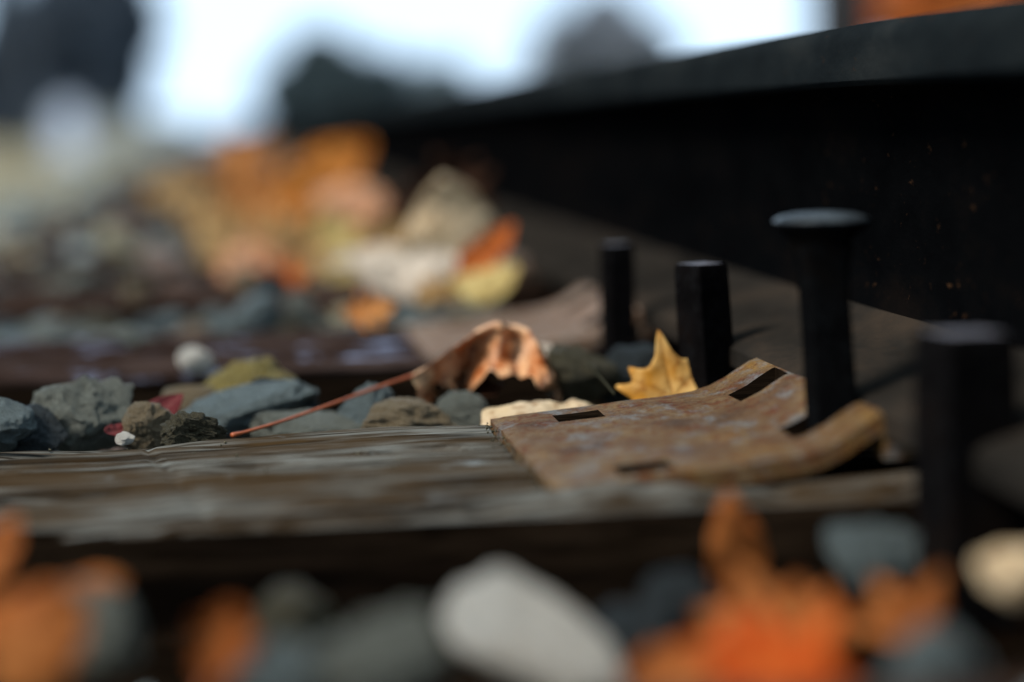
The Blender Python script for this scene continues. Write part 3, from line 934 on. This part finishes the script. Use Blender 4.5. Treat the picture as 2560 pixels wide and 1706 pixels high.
for i, (a, b) in enumerate(zip(rp, lp)):
    t = i / (len(rp) - 1)
    scal = 1 + .10 * math.sin(t * 23) + .06 * math.sin(t * 47)
    for q in range(-NB, NS + 1):
        if q < 0:
            u = -q / NB                                     # the far side slopes away behind the ridge
            p = a + Vector((.004 * u, .026 * u * math.sin(math.pi * min(1, t * 1.05)) ** .6, -.016 * u * u - .003 * u))
        else:
            u = q / NS
            e = a + (b - a) * min(1, scal)
            p = a + (e - a) * u
            p.y += bp[i] * math.sin(math.pi * min(1, u * 1.05)) - lipp[i] * max(0, (u - .6) / .4) ** 2
            p.z += .4 * lipp[i] * max(0, (u - .75) / .25) ** 2
            p.y -= .0035 * math.sin(math.pi * min(1, u * 5))
        cr = .0046 * nz(t * 9, u * 3.4, 4.4) + .0030 * nz(t * 21, u * 8, 9.1) + .0012 * nz(t * 50, u * 18, 2.7)
        V.append(p - cc + Vector((.3 * cr, -cr, .3 * cr)))
        W.append(max(math.exp(-((q + .5) / 1.0) ** 2), .5 * math.exp(-((((t * 6 + u * .5) % 1) - .5) / .06) ** 2)))
m = NS + NB + 1
for i in range(len(rp) - 1):
    for q in range(m - 1):
        F.append((i * m + q, i * m + q + 1, (i + 1) * m + q + 1, (i + 1) * m + q))
me = mesh_from('leaf', V, F, LEAF['copper'], True)
set_attr(me, 'vein', W)
o = link('leaf', me, None, cc)
md = o.modifiers.new('thickness', 'SOLIDIFY'); md.thickness = .0004; md.offset = 0
tag(o, 'curled copper-brown leaf with a long orange stalk reaching over the front tie', 'leaf', GL)
tube('stalk', pts, [.0008 + .0005 * (1 - min(1, i / 8)) + .0006 * max(0, (i - len(pts) + 5) / 5) for i in range(len(pts))], M_STALK, o)
leaf((0.1689, 1.2000, 0.0174), .040, 'oak', 'whitish', -78, 30, 10, 'small cream curled leaf end sticking out right behind the copper leaf',
     curl=(-2, -2), crumple=.12, stalk=0, seed=7, group=GL)
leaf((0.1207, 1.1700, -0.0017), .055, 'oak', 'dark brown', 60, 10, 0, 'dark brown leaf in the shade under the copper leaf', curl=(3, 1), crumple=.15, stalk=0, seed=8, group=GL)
leaf((0.2153, 1.0940, 0.0089), .062, 'broad maple', 'golden', 12, 70, -6, 'golden yellow pointed leaf standing upright behind the plate', curl=(-1.6, 1.2), fold=.15, crumple=.09, stalk=.0, seed=11, group=GL)
leaf((0.1495, 1.0850, -0.0010), .060, 'oak', 'cream', -82, 14, 3, 'cream leaf lying flat along the back edge of the plate', curl=(-1.5, -.8), crumple=.12, stalk=0, seed=13, wide=1.3, group=GL)
leaf((-0.0317, 1.1200, 0.0007), .030, 'plain', 'pink', -60, 55, 20, 'small pinkish red leaf between stones behind the front tie', curl=(1, 1), crumple=.1, stalk=0, seed=17, group=GL)
leaf((-0.0482, 1.0850, -0.0030), .020, 'plain', 'pink', -80, 35, 10, 'tiny deep red leaf beside the peaked grey stone', curl=(1, 1), crumple=.1, stalk=0, seed=18, group=GL)
tw = [Vector(p) - Vector((0.1830, 1.1000, 0.0111)) for p in ((0.1805, 1.1300, 0.0158), (0.1820, 1.1000, 0.0120), (0.1836, 1.0700, 0.0073))]
k = Nodes('dry_twig'); k.color((.02, .018, .01)); k.rough(.9); k.spec(.05)
tag(tube('twig', smooth_path(tw), [.0007] * 13, k.m, None, (0.1830, 1.1000, 0.0111)), 'thin dark twig across the dim olive stone', 'twig')

# pile on the second plate
leaf((0.1745, 1.6800, 0.0512), .098, 'plain', 'cream', 12, 74, 12, 'large cream leaf standing upright on the second plate', curl=(-1.8, .6), crumple=.14, stalk=0, seed=21, wide=1.75, group=GL)
leaf((0.1368, 1.6400, 0.0293), .072, 'plain', 'whitish', -70, 48, 0, 'whitish leaf at the foot of the large cream leaf', curl=(-1, .6), crumple=.17, stalk=0, seed=22, wide=1.2, group=GL)
leaf((0.1195, 1.8000, 0.0282), .074, 'plain', 'whitish', -85, 40, 0, 'pale whitish curled leaf left of the large cream leaf', curl=(1.4, 1.2), crumple=.17, stalk=.2, seed=23, group=GL)
leaf((0.1828, 1.6000, 0.0432), .068, 'plain', 'red-brown', -48, 62, 10, 'red-orange leaf edge leaning on the large cream leaf', curl=(2.5, 1.0), crumple=.15, stalk=0, seed=24, wide=.8, group=GL)
leaf((0.1777, 1.5600, 0.0247), .060, 'plain', 'pale yellow', -66, 36, 0, 'pale yellow leaf lying on the second plate', curl=(-1, 1.6), crumple=.17, stalk=0, seed=25, group=GL)
leaf((0.1526, 1.5800, 0.0217), .050, 'oak', 'tan', -60, 30, 0, 'tan leaf lying at the left corner of the second plate', curl=(1, 1), crumple=.19, stalk=0, seed=26, group=GL)
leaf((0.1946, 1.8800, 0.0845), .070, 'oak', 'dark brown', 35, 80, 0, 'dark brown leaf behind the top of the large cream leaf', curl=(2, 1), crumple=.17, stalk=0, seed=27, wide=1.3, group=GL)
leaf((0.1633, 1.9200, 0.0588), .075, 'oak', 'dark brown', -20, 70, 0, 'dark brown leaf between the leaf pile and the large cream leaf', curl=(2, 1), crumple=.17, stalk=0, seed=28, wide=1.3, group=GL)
leaf((0.0934, 1.4700, 0.0173), .034, 'oak', 'tan orange', -80, 55, 0, 'small orange leaf on the second tie beside its plate', curl=(1, .5), crumple=.17, stalk=0, seed=29, wide=1.3, group=GL)
# tall pile beyond the third tie
leaf((0.1313, 2.7500, 0.0835), .120, 'plain', 'orange', -58, 80, 0, 'bright orange leaf on top of the tall pile', curl=(-1, .6), crumple=.19, stalk=0, seed=31, wide=1.15, group=GL)
leaf((0.0305, 2.9500, 0.0862), .135, 'maple', 'tan orange', 20, 80, 0, 'tan-orange leaf at the upper left of the tall pile', curl=(1, .5), crumple=.16, stalk=0, seed=32, wide=1.2, group=GL)
leaf((0.1365, 2.4500, 0.0459), .090, 'plain', 'pinkish tan', -75, 72, 0, 'pinkish tan leaf at the right of the tall pile', curl=(-1, .6), crumple=.15, stalk=0, seed=33, wide=1.7, group=GL)
leaf((0.0328, 2.6000, 0.0531), .095, 'maple', 'tan orange', -30, 75, 0, 'brownish orange leaf in the middle left of the tall pile', curl=(1, .5), crumple=.17, stalk=0, seed=34, group=GL)
leaf((0.0610, 2.2500, 0.0297), .090, 'maple', 'tan', 15, 70, 0, 'tan leaf in the middle of the tall pile', curl=(-1, .5), crumple=.17, stalk=0, seed=35, group=GL)
leaf((0.0915, 2.6000, 0.0589), .080, 'oak', 'orange', 30, 74, 0, 'orange leaf in the heart of the tall pile', curl=(-1, .5), crumple=.17, stalk=0, seed=36, wide=1.3, group=GL)
leaf((0.1074, 2.1500, 0.0250), .075, 'oak', 'pale yellow', 20, 76, 0, 'pale yellow leaf at the lower right of the tall pile', curl=(-1, .5), crumple=.17, stalk=0, seed=37, wide=1.4, group=GL)
leaf((0.0260, 2.0500, 0.0170), .062, 'oak', 'pinkish tan', -70, 60, 0, 'pinkish brown leaf at the lower left of the tall pile', curl=(1.5, .5), crumple=.19, stalk=0, seed=38, wide=1.4, group=GL)
leaf((0.0494, 1.9300, 0.0106), .066, 'maple', 'red-brown', 40, 50, 0, 'red-brown leaf at the foot of the tall pile', curl=(1.2, 1), crumple=.19, stalk=.3, seed=39, group=GL)
leaf((-0.0561, 3.3000, 0.0483), .090, 'oak', 'tan', -85, 45, 0, 'brownish tan leaf lying left of the tall pile', curl=(1, .5), crumple=.17, stalk=0, seed=40, wide=1.2, group=GL)
leaf((0.0741, 2.0500, 0.0136), .060, 'oak', 'tan', -40, 60, 0, 'tan leaf between the red-brown and pale yellow leaves of the pile', curl=(1, .5), crumple=.17, stalk=0, seed=41, wide=1.3, group=GL)
leaf((-0.0118, 2.7000, 0.0334), .080, 'oak', 'tan', -75, 40, 0, 'dull tan leaf at the far left foot of the tall pile', curl=(1, .5), crumple=.17, stalk=0, seed=42, wide=1.2, group=GL)
leaf((0.0542, 2.7000, 0.0468), .100, 'plain', 'tan orange', 25, 76, 0, 'folded tan-orange leaf standing in the tall pile below the bright orange one', curl=(1.2, .5), crumple=.19, stalk=0, seed=44, wide=1.5, group=GL)
leaf((0.0067, 2.4000, 0.0242), .080, 'plain', 'tan', -50, 60, 0, 'brown folded leaf at the left side of the tall pile', curl=(1.2, .5), crumple=.19, stalk=0, seed=45, wide=1.4, group=GL)
leaf((0.0840, 2.3000, 0.0289), .075, 'plain', 'tan orange', -20, 66, 0, 'dull orange leaf low in the middle of the tall pile', curl=(-1.2, .5), crumple=.19, stalk=0, seed=46, wide=1.4, group=GL)
leaf((0.1429, 1.9000, 0.0385), .060, 'plain', 'tan', 40, 62, 0, 'tan leaf between the whitish leaf and the dark brown leaf', curl=(-1.2, .5), crumple=.19, stalk=0, seed=47, wide=1.4, group=GL)
# blurred foreground
leaf((0.1496, 0.6100, -0.0004), .060, 'broad maple', 'rust', 25, 44, 0, 'big dull orange leaf blurred in the lower right', curl=(-.8, .6), crumple=.12, stalk=0, seed=51, group=GL)
leaf((0.1612, 0.7150, -0.0043), .046, 'plain', 'rust', 8, 104, 10, 'narrow orange-brown leaf leaning up against the face of the front tie', curl=(1, -.6), crumple=.1, stalk=0, seed=52, wide=.95, group=GL)
leaf((0.1408, 0.5700, -0.0040), .056, 'broad maple', 'deep red', -50, 42, 0, 'deep red-orange leaf at the bottom edge under the big dull orange leaf', curl=(-.8, .6), crumple=.12, stalk=0, seed=53, group=GL)
leaf((0.1187, 0.5800, -0.0075), .040, 'plain', 'rust', -75, 40, 0, 'rust leaf at the bottom edge beside the large white stone', curl=(-.8, .6), crumple=.12, stalk=0, seed=54, wide=1.3, group=GL)
leaf((-0.0537, 0.6000, 0.0064), .037, 'plain', 'rust', -55, 62, 0, 'rust-orange leaf in the lower left corner', curl=(-1, .6), crumple=.1, stalk=0, seed=55, wide=1.7, group=GL)
leaf((-0.0419, 0.6600, 0.0061), .024, 'plain', 'rust', -75, 55, 0, 'small brown leaf behind the rust-orange leaf in the lower left', curl=(-1, .6), crumple=.1, stalk=0, seed=56, group=GL)
leaf((-0.0699, 0.7000, 0.0114), .026, 'plain', 'rust', -30, 65, 0, 'brown leaf at the left edge below the front tie', curl=(1, .6), crumple=.1, stalk=0, seed=57, group=GL)
leaf((-0.0026, 0.6000, 0.0029), .021, 'oak', 'rust', -20, 72, 0, 'small orange leaf standing among dark stones in the lower left', curl=(2, .6), crumple=.1, stalk=.3, seed=58, wide=1.4, group=GL)
leaf((0.1861, 0.6000, -0.0014), .042, 'maple', 'rust', -35, 50, 0, 'rust-brown leaf with long lobes in the lower right corner', curl=(-1.6, .8), crumple=.12, stalk=.5, seed=59, group=GL)

leaf((0.2192, 0.6200, 0.0077), .022, 'plain', 'cream', -60, 48, 0, 'cream blurred leaf near the right edge below the rail', curl=(-1.6, .8), crumple=.12, stalk=0, seed=60, wide=1.9, group=GL)

# ------------------------------------------------------------------ far background
def crown(name, c, r, count, size, mat, parent, squash=(1, 1, 1), seed=0):
    rnd = random.Random(seed)
    verts, faces = [], []
    lumps = []
    for _ in range(46):
        v = Vector((rnd.gauss(0, 1), rnd.gauss(0, 1), rnd.gauss(0, 1))).normalized() * rnd.uniform(.1, 1) ** .6 * .76
        lumps.append((v, rnd.uniform(.2, .36)))
    for _ in range(count):
        l, lr = rnd.choice(lumps)
        p = l + Vector((rnd.gauss(0, 1), rnd.gauss(0, 1), rnd.gauss(0, 1))).normalized() * lr * rnd.random() ** .5
        p = Vector((p.x * squash[0], p.y * squash[1], p.z * squash[2])) * r
        a = Vector((rnd.gauss(0, 1), rnd.gauss(0, 1), rnd.gauss(0, 1))).normalized()
        b = a.orthogonal().normalized(); d = a.cross(b)
        s = size * rnd.uniform(.6, 1.3)
        i = len(verts)
        verts += [p + b * s, p + d * s * .5, p - b * s, p - d * s * .5]
        faces.append((i, i + 1, i + 2, i + 3))
    return link(name, mesh_from(name, verts, faces, mat, False), parent, c)

M_BARK = simple('dark_bark', (.02, .018, .018), .9, .3, 6)
M_DARK = simple('dark_foliage', (.055, .07, .09), .9, .3, 2)
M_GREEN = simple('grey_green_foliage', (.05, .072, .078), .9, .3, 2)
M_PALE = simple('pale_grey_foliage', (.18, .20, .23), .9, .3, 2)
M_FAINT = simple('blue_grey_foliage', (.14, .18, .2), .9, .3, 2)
k = Nodes('orange_autumn_foliage')
k.color(k.ramp(k.noise(2.2, 5, .65), [(.34, (.10, .03, .012)), (.46, (.55, .14, .025)), (.56, (.62, .22, .06)), (.66, (.6, .40, .24))])); k.rough(.8); k.spec(.1)
M_ORANGE = k.m
def tree(x, y, top, r, mat, label, name='tree', squash=(1, 1, 1), count=2600, leafs=.16, z0=-.26, seed=0, tr=.16, cat='tree'):
    t = bpy.data.objects.new(name, None); COL.objects.link(t); t.location = (x, y, z0)
    tag(t, label, cat)
    cz = max(top - z0 - r * squash[2], .2)
    tube('trunk', smooth_path([(0, 0, 0), (.03 * r, 0, cz * .5), (0, 0, cz + .3 * r)]), [tr * (1 - .05 * i) for i in range(13)], M_BARK, t)
    crown('crown', (0, 0, cz), r, count, leafs, mat, t, squash, seed)
    return t
A_ = (-3.3826, 62.0000, 4.5728)
tree(A_[0], 62, 5.9, 2.45, M_DARK, 'dark blurred tree in the upper left, behind the white marker', squash=(.95, .9, 1.5), count=34000, leafs=.26, seed=1)
B_ = (-5.8960, 66.0000, 4.2899)
tree(B_[0], 66, 5.8, 1.7, M_DARK, 'dark blurred tree cut by the left edge of the picture', squash=(.8, .8, 1.9), count=4200, leafs=.22, seed=2)
C_ = (4.1468, 80.0000, 2.9205)
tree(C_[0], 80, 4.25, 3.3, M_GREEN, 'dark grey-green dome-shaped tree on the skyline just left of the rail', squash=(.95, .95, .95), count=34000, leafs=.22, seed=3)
D_ = (14.5832, 150.0000, 3.8241)
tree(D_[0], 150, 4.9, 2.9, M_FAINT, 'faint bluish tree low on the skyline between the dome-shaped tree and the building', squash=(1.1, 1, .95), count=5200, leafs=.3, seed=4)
E_ = (8.5235, 25.0000, 1.5748)
tree(E_[0], 25, 2.75, 1.3, M_ORANGE, 'orange autumn tree showing above the rail at the upper right', squash=(1.1, .9, 1.0), count=26000, leafs=.13, seed=5, tr=.09)
hd = (-3.7855, 58.0000, 0.6772)
hroot = bpy.data.objects.new('hedge', None); COL.objects.link(hroot); hroot.location = (hd[0] - .4, 59.5, -.26)
tag(hroot, 'low dark hedge behind the white marker at the far left', 'hedge')
crown('foliage', (0, 0, .62), 1.0, 9000, .16, M_DARK, hroot, (2.7, .5, .78), 9)
P_ = (3.8779, 14.0000, 0.7553)
tag(tube('post', [(0, 0, 0), (0, 0, 1.2), (.0, 0, 2.4)], [.21, .208, .206], M_BARK, None, (P_[0], 14, -.26), 14), 'dark upright post above the rail, left of the orange tree', 'post')

M_CONC = simple('pale_grey_concrete', (.26, .28, .27), .9, .2, 1.5)
def box(name, x0, x1, y0, y1, z0, z1, mat, parent=None, loc=(0, 0, 0)):
    v = [(x, y, z) for z in (z0, z1) for x, y in ((x0, y0), (x1, y0), (x1, y1), (x0, y1))]
    f = [(3, 2, 1, 0), (4, 5, 6, 7), (0, 1, 5, 4), (1, 2, 6, 5), (2, 3, 7, 6), (3, 0, 4, 7)]
    bm = bmesh.new(); vv = [bm.verts.new(p) for p in v]
    for q in f: bm.faces.new([vv[i] for i in q])
    bmesh.ops.bevel(bm, geom=bm.edges[:], offset=min(x1 - x0, y1 - y0, z1 - z0) * .05, segments=1, affect='EDGES')
    me = bpy.data.meshes.new(name); bm.to_mesh(me); bm.free(); me.materials.append(mat)
    return link(name, me, parent, loc)
W_ = (-0.6821, 58.0000, 0.4156)
wroot = bpy.data.objects.new('low_wall', None); COL.objects.link(wroot); wroot.location = (W_[0], 58, -.26)
tag(wroot, 'low pale grey wall beside the track in the far left distance', 'wall')
box('wall_body', -3.6, 0, 0, .4, 0, W_[2] + .18, M_CONC, wroot)
box('coping', -3.65, .04, -.05, .45, W_[2] + .183, W_[2] + .26, M_CONC, wroot)
# white marker
k = Nodes('white_paint'); k.color(k.mix(k.noise(4, 4), (.46, .52, .64), (.54, .58, .68))); k.rough(.6)
X_ = (-1.8808, 30.0000, -0.1119)
mk = bpy.data.objects.new('trackside_marker', None); COL.objects.link(mk); mk.location = (X_[0], 30, -.26)
tag(mk, 'white round-topped marker standing in the grass at the far left', 'marker')
prof = [(-.19, 0), (.19, 0), (.19, .56)] + [(.19 * math.cos(R(a)), .56 + .19 * math.sin(R(a))) for a in range(15, 180, 15)] + [(-.19, .56)]
n = len(prof)
link('slab', mesh_from('marker_slab', [(x, yy, z) for yy in (-.06, .06) for x, z in prof],
     [tuple(range(n)), tuple(range(2 * n - 1, n - 1, -1))] + [(i, i + n, (i + 1) % n + n, (i + 1) % n) for i in range(n)], k.m, False), mk)
box('plinth', -.32, .32, -.14, .14, -.02, .1, M_CONC, mk)
F_ = (13.2409, 80.0000, 3.3597)
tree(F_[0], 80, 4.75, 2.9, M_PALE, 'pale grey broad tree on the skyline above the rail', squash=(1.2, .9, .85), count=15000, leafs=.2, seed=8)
